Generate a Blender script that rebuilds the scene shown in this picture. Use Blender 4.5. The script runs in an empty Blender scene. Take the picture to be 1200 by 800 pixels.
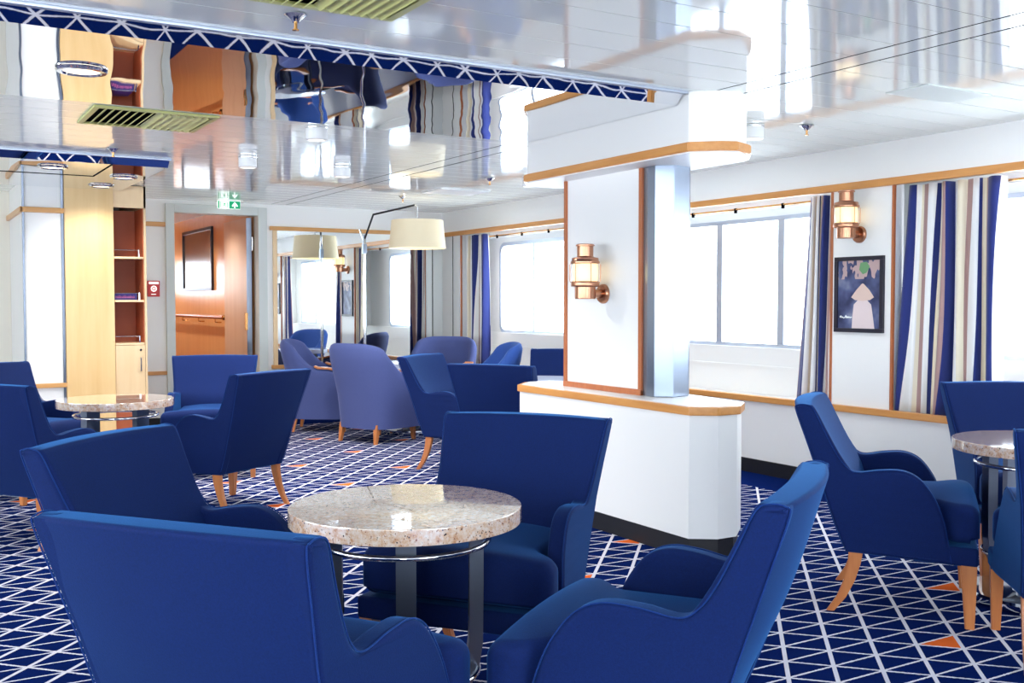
import bpy, bmesh, math, random
from mathutils import Vector
from mathutils.geometry import tessellate_polygon
random.seed(7)
PI = math.pi
C = bpy.context.scene.collection
CEIL, MIR, XW, YF = 2.254, 2.2, 5.396, 10.55

# ------------------------------------------------------------------ materials
def srgb(r, g, b):
    f = lambda c: (c/255/12.92) if c/255 <= .04045 else ((c/255+.055)/1.055)**2.4
    return (f(r), f(g), f(b), 1)

def mat(name, col, rough=.5, metal=0., ior=1.5, coat=0., sheen=0., sheen_tint=None, trans=0., emit=None, es=0.):
    m = bpy.data.materials.new(name); m.use_nodes = True
    b = m.node_tree.nodes['Principled BSDF']
    b.inputs['Base Color'].default_value = col
    b.inputs['Roughness'].default_value = rough
    b.inputs['Metallic'].default_value = metal
    b.inputs['IOR'].default_value = ior
    b.inputs['Coat Weight'].default_value = coat
    b.inputs['Sheen Weight'].default_value = sheen
    if sheen_tint: b.inputs['Sheen Tint'].default_value = sheen_tint; b.inputs['Sheen Roughness'].default_value = .35
    b.inputs['Transmission Weight'].default_value = trans
    if emit: b.inputs['Emission Color'].default_value = emit; b.inputs['Emission Strength'].default_value = es
    return m

class NT:
    def __init__(s, m): s.m = m; s.t = m.node_tree; s.b = s.t.nodes['Principled BSDF']
    def n(s, ty, **kw):
        x = s.t.nodes.new(ty)
        for k, v in kw.items(): setattr(x, k, v)
        return x
    def l(s, a, b): s.t.links.new(a, b)
    def math(s, op, a, b=None, c=None):
        x = s.n('ShaderNodeMath', operation=op)
        for i, v in enumerate((a, b, c)):
            if v is None: continue
            if isinstance(v, (int, float)): x.inputs[i].default_value = v
            else: s.l(v, x.inputs[i])
        return x.outputs[0]
    def coord(s, kind='Object'):
        return s.n('ShaderNodeTexCoord').outputs[kind]
    def mapping(s, v, scale=(1, 1, 1), loc=(0, 0, 0), rot=(0, 0, 0)):
        x = s.n('ShaderNodeMapping'); s.l(v, x.inputs[0])
        x.inputs['Scale'].default_value = scale; x.inputs['Location'].default_value = loc; x.inputs['Rotation'].default_value = rot
        return x.outputs[0]
    def noise(s, v, scale=5, detail=2, rough=.5):
        x = s.n('ShaderNodeTexNoise'); s.l(v, x.inputs['Vector'])
        x.inputs['Scale'].default_value = scale; x.inputs['Detail'].default_value = detail; x.inputs['Roughness'].default_value = rough
        return x.outputs['Fac']
    def ramp(s, f, stops, interp='LINEAR'):
        x = s.n('ShaderNodeValToRGB'); s.l(f, x.inputs[0]); cr = x.color_ramp; cr.interpolation = interp
        while len(cr.elements) < len(stops): cr.elements.new(.5)
        for e, (p, c) in zip(cr.elements, stops): e.position = p; e.color = c
        return x.outputs[0]
    def mix(s, f, a, b):
        x = s.n('ShaderNodeMix', data_type='RGBA')
        for i, v in ((0, f), (6, a), (7, b)):
            if isinstance(v, (int, float, tuple)): x.inputs[i].default_value = v
            else: s.l(v, x.inputs[i])
        return x.outputs[2]
    def bump(s, h, strength=.2, dist=.01):
        x = s.n('ShaderNodeBump'); s.l(h, x.inputs['Height'])
        x.inputs['Strength'].default_value = strength; x.inputs['Distance'].default_value = dist
        s.l(x.outputs[0], s.b.inputs['Normal'])
    def color(s, c): s.l(c, s.b.inputs['Base Color'])

M = {}
M['wall'] = mat('white_wall', srgb(248, 248, 246), .42)
M['cream'] = mat('cream_wall', srgb(236, 230, 216), .5)
M['frame_grey'] = mat('door_frame_grey', srgb(214, 220, 216), .45)
M['black'] = mat('black_skirting', srgb(16, 18, 26), .5)
M['dark'] = mat('dark_gap', srgb(10, 11, 14), 1., ior=1.05)
M['alu'] = mat('aluminium', srgb(196, 206, 222), .35, .6)
M['chrome'] = mat('chrome', srgb(225, 228, 232), .07, 1.)
M['satin_steel'] = mat('brushed_steel', srgb(156, 168, 186), .3, 1.)
M['leg_steel'] = mat('leg_steel', srgb(120, 128, 142), .3, 1.)
M['copper'] = mat('copper', srgb(186, 134, 106), .28, 1.)
M['brass'] = mat('brass', srgb(214, 160, 100), .22, 1.)
M['white_paint'] = mat('white_paint', srgb(240, 241, 240), .35)
M['red'] = mat('red_plastic', srgb(205, 40, 38), .35)
M['green'] = mat('sign_green', srgb(0, 140, 92), .4, emit=srgb(0, 140, 92), es=.35)
M['sign_white'] = mat('sign_white', srgb(240, 250, 244), .4, emit=srgb(240, 250, 244), es=.5)
M['shade'] = mat('lamp_shade', srgb(226, 214, 184), .8, emit=srgb(255, 236, 196), es=.07)
M['vent'] = mat('vent_paint', srgb(208, 210, 136), .4)
M['niche'] = mat('niche_brown', srgb(176, 92, 58), .5)
M['glow'] = mat('lamp_glow', srgb(255, 250, 235), .5, emit=srgb(255, 236, 196), es=5.)
M['glow_ring'] = mat('downlight_glow', srgb(255, 246, 230), .4, emit=srgb(255, 236, 205), es=1.0)
M['pale_glass'] = mat('pale_table_glass', srgb(205, 215, 235), .08)

# pane: thin clear glass
m = bpy.data.materials.new('window_glass'); m.use_nodes = True; t = m.node_tree
for nd in list(t.nodes):
    if nd.type == 'BSDF_PRINCIPLED': t.nodes.remove(nd)
tr = t.nodes.new('ShaderNodeBsdfTransparent'); tr.inputs[0].default_value = (.97, .985, 1, 1)
gl = t.nodes.new('ShaderNodeBsdfGlossy'); gl.inputs['Roughness'].default_value = .02
mx = t.nodes.new('ShaderNodeMixShader'); mx.inputs[0].default_value = .06
t.links.new(tr.outputs[0], mx.inputs[1]); t.links.new(gl.outputs[0], mx.inputs[2])
t.links.new(mx.outputs[0], t.nodes['Material Output'].inputs[0]); M['glass'] = m

def wood(name, c1, c2, rough=.35, axis='Z', scale=1.0, coat=.25):
    m = mat(name, c1, rough, coat=coat); k = NT(m); k.b.inputs['Coat Roughness'].default_value = max(.05, rough-.05)
    sc = {'Z': (14, 14, 1.1), 'X': (1.1, 14, 14), 'Y': (14, 1.1, 14)}[axis]
    v = k.mapping(k.coord(), tuple(a*scale for a in sc))
    f = k.noise(v, 2.2, 4, .6)
    k.color(k.ramp(f, [(.3, c1), (.7, c2)])); k.bump(f, .05, .002)
    return m
M['trim_wood'] = wood('trim_wood', srgb(226, 160, 88), srgb(212, 142, 72), axis='Y')
M['trim_wood_x'] = wood('trim_wood_across', srgb(226, 170, 104), srgb(214, 152, 86), axis='X')
M['post_wood'] = wood('post_wood', srgb(190, 112, 66), srgb(176, 98, 56), axis='Z')
M['maple'] = wood('maple_veneer', srgb(244, 208, 150), srgb(234, 192, 130), axis='Z', scale=.35)
M['maple_light'] = wood('light_maple', srgb(246, 216, 172), srgb(238, 204, 156), axis='Z', scale=.5)
M['leg_wood'] = wood('leg_wood', srgb(208, 132, 74), srgb(190, 112, 58), axis='Z', coat=.4)
M['corr_wood'] = wood('corridor_wood', srgb(228, 174, 118), srgb(218, 158, 102), .3, axis='Z', scale=.3, coat=.3)
M['leaf_wood'] = wood('door_leaf_wood', srgb(214, 184, 160), srgb(204, 172, 146), .4, axis='Z', scale=.3)

def fabric(name, c1, c2, tint, sheen=.6):
    m = mat(name, c1, .85, sheen=sheen, sheen_tint=tint, ior=1.3); k = NT(m)
    co = k.coord()
    f = k.noise(co, 260, 2, .7); g = k.noise(co, 3.5, 3, .6)
    c = k.mix(k.math('MULTIPLY', f, .75), c1, c2)
    c = k.mix(k.math('MULTIPLY', g, .25), c, c2)
    k.color(c); k.bump(f, .35, .0012)
    return m
M['blue'] = fabric('blue_fabric', (.0005, .0048, .038, 1), (.0018, .020, .140, 1), (.05, .34, .95, 1), .40)
M['piping'] = fabric('piping_rim_highlight', (.002, .014, .09, 1), (.006, .04, .22, 1), (.1, .4, 1., 1), .6)  # piping in lighter blue, with the rim highlight of the edges put into its colour
M['grey_blue'] = fabric('grey_blue_fabric', srgb(62, 74, 128), srgb(92, 102, 152), (.5, .58, .95, 1), .4)
M['mid_blue'] = fabric('mid_blue_fabric', srgb(34, 66, 138), srgb(62, 96, 168), (.3, .5, .95, 1), .45)

# carpet: triangles of white lines on navy, scattered orange triangles, plain border along the walls
m = mat('patterned_carpet', srgb(22, 36, 100), .95, ior=1.05); k = NT(m)
pos = k.n('ShaderNodeNewGeometry').outputs['Position']; sp = k.n('ShaderNodeSeparateXYZ'); k.l(pos, sp.inputs[0])
X, Y = sp.outputs[0], sp.outputs[1]
wob = k.noise(pos, 90, 1); wob = k.math('MULTIPLY', k.math('SUBTRACT', wob, .5), .05)
u = k.math('ADD', k.math('MULTIPLY', k.math('SUBTRACT', X, 3.185), 1/.108), wob)
v = k.math('ADD', k.math('MULTIPLY', k.math('SUBTRACT', Y, 2.445), 1/.1175), wob)
a = k.math('MULTIPLY', k.math('ADD', u, v), .5); b = k.math('MULTIPLY', k.math('SUBTRACT', u, v), .5)
def near(x, w):
    d = k.math('ABSOLUTE', k.math('SUBTRACT', k.math('FRACT', k.math('ADD', x, .5)), .5))
    return k.math('LESS_THAN', d, w)
lines = k.math('MAXIMUM', k.math('MAXIMUM', near(b, .048), near(a, .036)), near(v, .042))
A, B = k.math('FLOOR', a), k.math('FLOOR', b)
q = k.math('SUBTRACT', k.math('MULTIPLY', A, 5), B)
member = k.math('LESS_THAN', k.math('FLOORED_MODULO', k.math('ADD', q, .5), 24), 1)
tri = k.math('GREATER_THAN', k.math('FRACT', b), k.math('FRACT', a))
orange = k.math('MULTIPLY', member, tri)
inner = k.math('MULTIPLY', k.math('LESS_THAN', X, 4.98), k.math('LESS_THAN', Y, 10.12))
pile = k.noise(pos, 420, 2, .8)
navy = k.mix(pile, (.0010, .0045, .042, 1), (.006, .024, .165, 1))
c = k.mix(orange, navy, srgb(236, 110, 50))
c = k.mix(lines, c, srgb(226, 224, 236))
k.color(k.mix(inner, navy, c)); k.bump(pile, .4, .003); M['carpet'] = m

# glossy ceiling panels
m = mat('gloss_ceiling', srgb(240, 245, 240), .06, ior=2.0); k = NT(m)
co = k.coord(); f = k.noise(k.mapping(co, (1.5, .7, 1)), 1.5, 1, .4); k.bump(f, .10, .012); M['ceiling'] = m
m = mat('ceiling_mirror', srgb(232, 234, 238), .015, 1.); k = NT(m)
co = k.coord(); f = k.noise(k.mapping(co, (2.6, .8, 1)), 1.5, 1, .4); k.bump(f, .2, .016); M['cmirror'] = m
m = mat('wall_mirror', srgb(238, 242, 242), .01, 1.); M['wmirror'] = m

# granite
m = mat('granite', srgb(226, 190, 160), .1, ior=1.6, coat=1.); k = NT(m); k.b.inputs['Coat IOR'].default_value = 2.9; k.b.inputs['Coat Roughness'].default_value = .01
co = k.coord(); f = k.noise(co, 60, 4, .7); g = k.noise(co, 130, 2, .6)
vor = k.n('ShaderNodeTexVoronoi'); k.l(co, vor.inputs['Vector']); vor.inputs['Scale'].default_value = 95
spk = k.math('LESS_THAN', vor.outputs['Distance'], .21); spk = k.math('MULTIPLY', spk, k.math('GREATER_THAN', k.noise(co, 34, 2), .54))
c = k.ramp(f, [(.3, srgb(208, 146, 100)), (.48, srgb(236, 204, 176)), (.68, srgb(248, 238, 228))])
c = k.mix(k.math('GREATER_THAN', g, .66), c, srgb(150, 96, 72))
k.color(k.mix(spk, c, srgb(36, 28, 34))); M['granite'] = m

# striped curtain cloth: stripes follow the cloth (UV u)
m = mat('striped_curtain', srgb(236, 228, 210), .85, sheen=.2); k = NT(m)
uv = k.coord('UV'); sx = k.n('ShaderNodeSeparateXYZ'); k.l(uv, sx.inputs[0])
navy_, cream_, white_, taupe_ = srgb(28, 44, 116), srgb(240, 230, 206), srgb(240, 240, 240), srgb(176, 142, 138)
fr = k.math('FRACT', sx.outputs[0])
k.color(k.ramp(fr, [(0, navy_), (.2, white_), (.36, cream_), (.5, taupe_), (.6, white_), (.72, navy_), (.80, cream_), (.93, taupe_)], 'CONSTANT'))
k.bump(k.noise(k.mapping(uv, (60, 400, 1)), 8, 2), .1, .001)
k.b.inputs['Subsurface Weight'].default_value = 0
M['curtain'] = m

# ------------------------------------------------------------------ mesh helpers
def obj(name, bm, m, parent=None, smooth=True, angle=40):
    me = bpy.data.meshes.new(name); bm.normal_update(); bm.to_mesh(me); bm.free()
    for p in me.polygons: p.use_smooth = smooth
    if smooth: me.set_sharp_from_angle(angle=math.radians(angle))
    o = bpy.data.objects.new(name, me); C.objects.link(o)
    ms = m if isinstance(m, list) else [m]
    for x in ms: me.materials.append(M[x])
    if smooth and len(me.polygons) < 6000:
        wn = o.modifiers.new('weighted_normal', 'WEIGHTED_NORMAL'); wn.keep_sharp = True; wn.weight = 60
    if parent: o.parent = parent
    return o
def thing(name, label, cat, loc=(0, 0, 0), rz=0, group=None):
    o = bpy.data.objects.new(name, None); C.objects.link(o); o.empty_display_size = .1
    o.location = loc; o.rotation_euler = (0, 0, rz); o['label'] = label; o['category'] = cat
    if group: o['group'] = group
    return o
def tag(o, label, cat, group=None):
    o['label'] = label; o['category'] = cat
    if group: o['group'] = group
    return o
def struct(o, label=None, cat=None):
    o['kind'] = 'structure'
    if label: o['label'] = label
    if cat: o['category'] = cat
    return o
def dup(root, loc, rz, label, group=None):
    r = root.copy(); C.objects.link(r); r.location = loc; r.rotation_euler = (0, 0, rz); r['label'] = label
    if group: r['group'] = group
    for ch in list(root.children):
        c = ch.copy(); C.objects.link(c); c.parent = r
        for g in list(ch.children):
            d = g.copy(); C.objects.link(d); d.parent = c
    return r
def box(bm, x0, x1, y0, y1, z0, z1, bev=0, mi=0):
    x0, x1 = min(x0, x1), max(x0, x1); y0, y1 = min(y0, y1), max(y0, y1)
    r = bmesh.ops.create_cube(bm, size=1)
    vs = r['verts']
    for v in vs: v.co = Vector(((x0+x1)/2+v.co.x*(x1-x0), (y0+y1)/2+v.co.y*(y1-y0), (z0+z1)/2+v.co.z*(z1-z0)))
    fs = set(f for v in vs for f in v.link_faces)
    for f in fs: f.material_index = mi
    if bev:
        es = list(set(e for v in vs for e in v.link_edges))
        bmesh.ops.bevel(bm, geom=es, offset=bev, segments=2, affect='EDGES', profile=.6)
    return bm
def BX(*a, **k): return box(bmesh.new(), *a, **k)
def prism(pts, z0, z1, bev=0, bm=None):
    bm = bm or bmesh.new()
    lo = [bm.verts.new((x, y, z0)) for x, y in pts]; hi = [bm.verts.new((x, y, z1)) for x, y in pts]
    n = len(pts)
    bm.faces.new(lo[::-1]); bm.faces.new(hi)
    for i in range(n): bm.faces.new((lo[i], lo[(i+1) % n], hi[(i+1) % n], hi[i]))
    bmesh.ops.recalc_face_normals(bm, faces=bm.faces[:])
    if bev: bmesh.ops.bevel(bm, geom=[e for e in bm.edges], offset=bev, segments=2, affect='EDGES', profile=.6)
    return bm
def lathe(profile, seg=40, bm=None, cx=0, cy=0, cz=0):
    bm = bm or bmesh.new(); rings = []
    for r, z in profile:
        if r < 1e-6: rings.append([bm.verts.new((cx, cy, cz+z))])
        else: rings.append([bm.verts.new((cx+r*math.cos(2*PI*i/seg), cy+r*math.sin(2*PI*i/seg), cz+z)) for i in range(seg)])
    for a, b in zip(rings, rings[1:]):
        for i in range(seg):
            j = (i+1) % seg
            if len(a) == 1 and len(b) == 1: continue
            if len(a) == 1: bm.faces.new((a[0], b[i], b[j]))
            elif len(b) == 1: bm.faces.new((a[i], a[j], b[0]))
            else: bm.faces.new((a[i], a[j], b[j], b[i]))
    bmesh.ops.recalc_face_normals(bm, faces=bm.faces[:])
    return bm
def tube(path, r, seg=10, closed=False, bm=None):
    bm = bm or bmesh.new(); P = [Vector(p) for p in path]; n = len(P); rings = []
    up = Vector((0, 0, 1))
    for i, p in enumerate(P):
        if closed: d = (P[(i+1) % n]-P[i-1])
        else: d = P[min(i+1, n-1)]-P[max(i-1, 0)]
        d.normalize()
        ref = up if abs(d.z) < .9 else Vector((1, 0, 0))
        s = d.cross(ref).normalized(); q = s.cross(d)
        rr = r[i] if isinstance(r, (list, tuple)) else r
        rings.append([bm.verts.new(p+s*math.cos(2*PI*k/seg)*rr+q*math.sin(2*PI*k/seg)*rr) for k in range(seg)])
    for i in range(n if closed else n-1):
        a, b = rings[i], rings[(i+1) % n]
        for k in range(seg): bm.faces.new((a[k], a[(k+1) % seg], b[(k+1) % seg], b[k]))
    if not closed: bm.faces.new(rings[0][::-1]); bm.faces.new(rings[-1])
    bmesh.ops.recalc_face_normals(bm, faces=bm.faces[:])
    return bm
def circle(r, z, n=48, cx=0, cy=0): return [(cx+r*math.cos(2*PI*i/n), cy+r*math.sin(2*PI*i/n), z) for i in range(n)]
def rbox(sx, sy, sz, r, nx=8, ny=8, nz=6, fn=None, bm=None):
    """rounded box centred at origin, half sizes sx sy sz; fn deforms (x,y,z)"""
    bm = bm or bmesh.new(); idx = {}
    def coords(n, s):
        k = 3
        inner = [-s+r+(2*(s-r))*i/n for i in range(n+1)]
        return [-s+r*(i/k)*1.0 for i in range(k)][:k]+inner+[s-r+r*(i+1)/k for i in range(k)]
    xs, ys, zs = coords(nx, sx), coords(ny, sy), coords(nz, sz)
    X, Y, Z = len(xs)-1, len(ys)-1, len(zs)-1
    def vert(i, j, l):
        key = (i, j, l)
        if key not in idx:
            p = Vector((xs[i], ys[j], zs[l]))
            c = Vector((max(-sx+r, min(sx-r, p.x)), max(-sy+r, min(sy-r, p.y)), max(-sz+r, min(sz-r, p.z))))
            d = p-c
            if d.length > 1e-9:
                # project cube-shell offset on the rounding sphere
                mxx = max(abs(d.x), abs(d.y), abs(d.z)); d = d.normalized()*mxx
            p = c+d
            if fn: p = Vector(fn(p.x, p.y, p.z))
            idx[key] = bm.verts.new(p)
        return idx[key]
    for i in range(X):
        for j in range(Y):
            bm.faces.new((vert(i, j, 0), vert(i, j+1, 0), vert(i+1, j+1, 0), vert(i+1, j, 0)))
            bm.faces.new((vert(i, j, Z), vert(i+1, j, Z), vert(i+1, j+1, Z), vert(i, j+1, Z)))
    for i in range(X):
        for l in range(Z):
            bm.faces.new((vert(i, 0, l), vert(i+1, 0, l), vert(i+1, 0, l+1), vert(i, 0, l+1)))
            bm.faces.new((vert(i, Y, l), vert(i, Y, l+1), vert(i+1, Y, l+1), vert(i+1, Y, l)))
    for j in range(Y):
        for l in range(Z):
            bm.faces.new((vert(0, j, l), vert(0, j, l+1), vert(0, j+1, l+1), vert(0, j+1, l)))
            bm.faces.new((vert(X, j, l), vert(X, j+1, l), vert(X, j+1, l+1), vert(X, j, l+1)))
    bmesh.ops.recalc_face_normals(bm, faces=bm.faces[:])
    return bm
def smoothpoly(pts, n=6):
    """closed Catmull-Rom; a point given with a third value 1 stays a corner"""
    out = []; N = len(pts)
    for i in range(N):
        p0, p1, p2, p3 = [pts[(i+k-1) % N] for k in range(4)]
        c1 = len(p1) > 2; c2 = len(p2) > 2
        t1 = ((p2[0]-p0[0])/2, (p2[1]-p0[1])/2) if not c1 else (p2[0]-p1[0], p2[1]-p1[1])
        t2 = ((p3[0]-p1[0])/2, (p3[1]-p1[1])/2) if not c2 else (p2[0]-p1[0], p2[1]-p1[1])
        for k in range(n):
            t = k/n; h0 = 2*t**3-3*t**2+1; h1 = t**3-2*t**2+t; h2 = -2*t**3+3*t**2; h3 = t**3-t**2
            out.append((h0*p1[0]+h1*t1[0]+h2*p2[0]+h3*t2[0], h0*p1[1]+h1*t1[1]+h2*p2[1]+h3*t2[1]))
    return out
def panel(outline, th, r, fn, k=4):
    """upright slab in the x-z plane with rounded rims; fn(x, y, z) deforms, y in -th/2..th/2"""
    bm = bmesh.new(); N = len(outline); rings = []
    area = sum(outline[i][0]*outline[(i+1) % N][1]-outline[(i+1) % N][0]*outline[i][1] for i in range(N))
    sg = 1 if area > 0 else -1; nor = []
    for i in range(N):
        a, b = outline[i-1], outline[(i+1) % N]; d = Vector((b[0]-a[0], b[1]-a[1])).normalized(); nor.append(Vector((-d.y, d.x))*sg)
    def ring(y, ins): rings.append([bm.verts.new(fn(outline[i][0]+nor[i].x*ins, y, outline[i][1]+nor[i].y*ins)) for i in range(N)])
    for j in range(k+1):
        t = PI/2*j/k; ring(-th/2+r*(1-math.cos(t)), r*(1-math.sin(t)))
    for j in range(k+1):
        t = PI/2*(1-j/k); ring(th/2-r*(1-math.cos(t)), r*(1-math.sin(t)))
    for a, b in zip(rings, rings[1:]):
        for i in range(N): bm.faces.new((a[i], a[(i+1) % N], b[(i+1) % N], b[i]))
    tris = tessellate_polygon([[Vector((p[0], p[1], 0)) for p in outline]])
    for t in tris:
        for rg_ in (rings[0], rings[-1]): bm.faces.new([rg_[q] for q in t])
    bmesh.ops.recalc_face_normals(bm, faces=bm.faces[:])
    return bm
def lerp(a, b, t): return a+(b-a)*t
def sstep(a, b, x):
    t = max(0, min(1, (x-a)/(b-a))); return t*t*(3-2*t)

# ------------------------------------------------------------------ room shell
struct(obj('floor', BX(-4.2, 5.75, -2.7, 15.2, -.08, 0), 'carpet', smooth=False))

def planks(bm, x0, x1, y0, y1):
    y = 2.535-.2125*30
    while y < y1:
        a, b = max(y, y0), min(y+.2125, y1)
        if b-a > .02: box(bm, x0, x1, a+.003, b-.003, CEIL, CEIL+.02)
        y += .2125
bm = bmesh.new()
planks(bm, -4.2, 3.392, -2.7, 3.875); planks(bm, -4.2, 3.392, 3.875, YF+.1); planks(bm, 3.566, XW+.3, -2.7, YF+.1)
box(bm, 3.408, 3.550, -2.7, YF+.1, CEIL+.0003, CEIL+.02)
ceiling = struct(obj('ceiling', bm, 'ceiling', smooth=False))
obj('ceiling_backing', BX(-4.2, 5.75, -2.7, YF+.2, CEIL+.0015, CEIL+.1), 'dark', ceiling, smooth=False)

# far wall
bm = bmesh.new()
box(bm, -4.2, 2.37, YF, YF+.12, 0, CEIL+.02); box(bm, 3.34, XW+.35, YF, YF+.12, 0, CEIL+.02)
box(bm, 2.37, 3.34, YF, YF+.12, 2.19, CEIL+.02)
struct(obj('wall_far', bm, 'wall', smooth=False))
struct(obj('baseboard_far', BX(3.37, XW+.2, YF-.012, YF, 0, .1), 'black', smooth=False))
struct(obj('baseboard_far_left', BX(1.93, 2.33, YF-.012, YF, 0, .1), 'black', smooth=False))
struct(obj('trim_1', box(BX(1.93, 2.335, YF-.025, YF, 1.985, 2.03, bev=.006), 1.93, 2.335, YF-.025, YF, .525, .562, bev=.006), 'trim_wood_x'))
# door frame and corridor door
bm = bmesh.new()
box(bm, 2.335, 2.42, YF-.03, YF+.14, 0, 2.215, bev=.006); box(bm, 3.262, 3.355, YF-.03, YF+.14, 0, 2.215, bev=.006)
box(bm, 2.42, 3.262, YF-.03, YF+.14, 2.13, 2.215, bev=.006)
door = struct(obj('door_1', bm, 'frame_grey'))
lf = obj('door_leaf', BX(3.19, 3.238, YF+.15, YF+1.0, .02, 2.12, bev=.003), 'leaf_wood', door)
obj('leaf_edge', BX(3.188, 3.240, YF+.142, YF+.152, .02, 2.12), 'satin_steel', lf, smooth=False)
bm = bmesh.new(); box(bm, 3.165, 3.192, YF+.13, YF+.152, .95, 1.13, bev=.002); obj('lock_plate', bm, 'brass', lf)
for z in (.35, 1.78):
    obj('hinge', lathe([(0, 0), (.012, 0), (.012, .14), (0, .14)], 12, cx=3.252, cy=YF+.146, cz=z), 'chrome', lf)
# corridor
struct(obj('wall_corridor_right', BX(3.262, 3.36, YF+.12, 15.1, 0, 2.35), 'corr_wood', smooth=False))
struct(obj('wall_corridor_left', BX(1.95, 2.05, YF+.12, 15.1, 0, 2.35), 'corr_wood', smooth=False))
bm = BX(1.95, 3.36, 15.0, 15.1, 0, 1.35); box(bm, 1.95, 3.36, 15.0, 15.1, 1.80, 2.35); box(bm, 1.95, 2.3, 15.0, 15.1, 1.35, 1.80); box(bm, 3.0, 3.36, 15.0, 15.1, 1.35, 1.80)
struct(obj('wall_corridor_end', bm, 'corr_wood', smooth=False))
struct(obj('window_4', BX(2.3, 3.0, 15.03, 15.04, 1.35, 1.80), 'glass', smooth=False))  # unseen end opening, added as something bright for corridor wall and artwork to reflect
bm = bmesh.new(); y = YF+.12
while y < 15.1: box(bm, 2.05, 3.262, y+.002, y+.148, 2.285, 2.30, bev=.002); y += .15
cc = struct(obj('ceiling_corridor', bm, 'wall')); obj('ceiling_backing', BX(1.95, 3.4, YF+.12, 15.1, 2.30, 2.34), 'dark', cc, smooth=False)

# column block on the left: white panels, chrome strips, rail
struct(obj('wall_column', BX(.95, 1.262, 9.43, YF, 0, CEIL), 'wall', smooth=False))
struct(obj('trim_2', box(BX(.942, .960, 9.418, 9.435, 0, CEIL, bev=.004), 1.240, 1.258, 9.418, 9.435, 0, CEIL, bev=.004), 'leg_steel'))
bm = BX(.925, 1.262, 9.39, 9.418, 1.985, 2.03, bev=.006); box(bm, .922, .948, 9.39, YF-.02, 1.985, 2.03, bev=.006)
box(bm, .925, 1.262, 9.39, 9.418, .528, .566, bev=.006)
struct(obj('trim_3', bm, 'trim_wood_x'))
struct(obj('wall_far_left', BX(-4.2, .949, YF-.03, YF, 0, CEIL), 'cream', smooth=False))

# side walls, out of frame: the other side of the lounge, unseen openings added for fill daylight
bm = bmesh.new()
openings = [(-1.9, .9), (1.7, 4.6), (5.4, 8.3)]
ys = [-2.7]+[v for w in openings for v in w]+[YF+.1]
for i in range(0, len(ys), 2): box(bm, -4.3, -4.2, ys[i], ys[i+1], .8, 2.0)
box(bm, -4.3, -4.2, -2.7, YF+.1, 0, .8); box(bm, -4.3, -4.2, -2.7, YF+.1, 2.0, CEIL+.02)
struct(obj('wall_left', bm, 'wall', smooth=False))
bm = bmesh.new()
for a, b in ((-4.3, -3.6), (-1.2, .6), (2.6, 4.2), (5.2, 5.75)): box(bm, a, b, -2.8, -2.7, .5, 2.0)  # gaps in the unseen back wall, added for soft fill from behind the camera
box(bm, -4.3, 5.75, -2.8, -2.7, 0, .5); box(bm, -4.3, 5.75, -2.8, -2.7, 2.0, CEIL+.02)
struct(obj('wall_back', bm, 'wall', smooth=False))

# window wall ------------------------------------------------
PAN = [(1.28, 1.76), (4.36, 4.845), (7.44, 7.925), (10.1, YF)]
BAYS = [(1.76, 4.36), (4.845, 7.44), (7.925, 10.1)]
bm = bmesh.new()
box(bm, XW, XW+.1, -2.7, YF, 0, .53)                       # lower wall
box(bm, XW, XW+.1, -2.7, YF, 2.0, CEIL+.02)               # frieze
box(bm, XW, XW+.12, -2.7, 1.76, .53, 2.0)
for a, b in PAN[1:]: box(bm, XW, XW+.1, a, b, .53, 2.0)
struct(obj('wall_right', bm, 'wall', smooth=False))
struct(obj('baseboard_right', BX(XW-.012, XW, -2.7, YF, 0, .1), 'black', smooth=False))
bm = BX(XW-.025, XW+.02, -2.7, YF, 1.976, 2.024, bev=.006)
struct(obj('trim_4', bm, 'trim_wood'))
bm = BX(XW-.03, XW+.02, -2.7, YF, .522, .566, bev=.008)
struct(obj('trim_5', bm, 'trim_wood'))
bm = bmesh.new()
for a, b in PAN[1:]:
    box(bm, XW-.008, XW+.012, a-.012, a+.006, .566, 1.976, bev=.003)
    if b < YF: box(bm, XW-.008, XW+.012, b-.006, b+.012, .566, 1.976, bev=.003)
struct(obj('trim_6', bm, 'post_wood'))
struct(obj('trim_7', BX(XW-.006, XW, 10.28, 10.286, .566, 1.976), 'dark', smooth=False))
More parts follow.
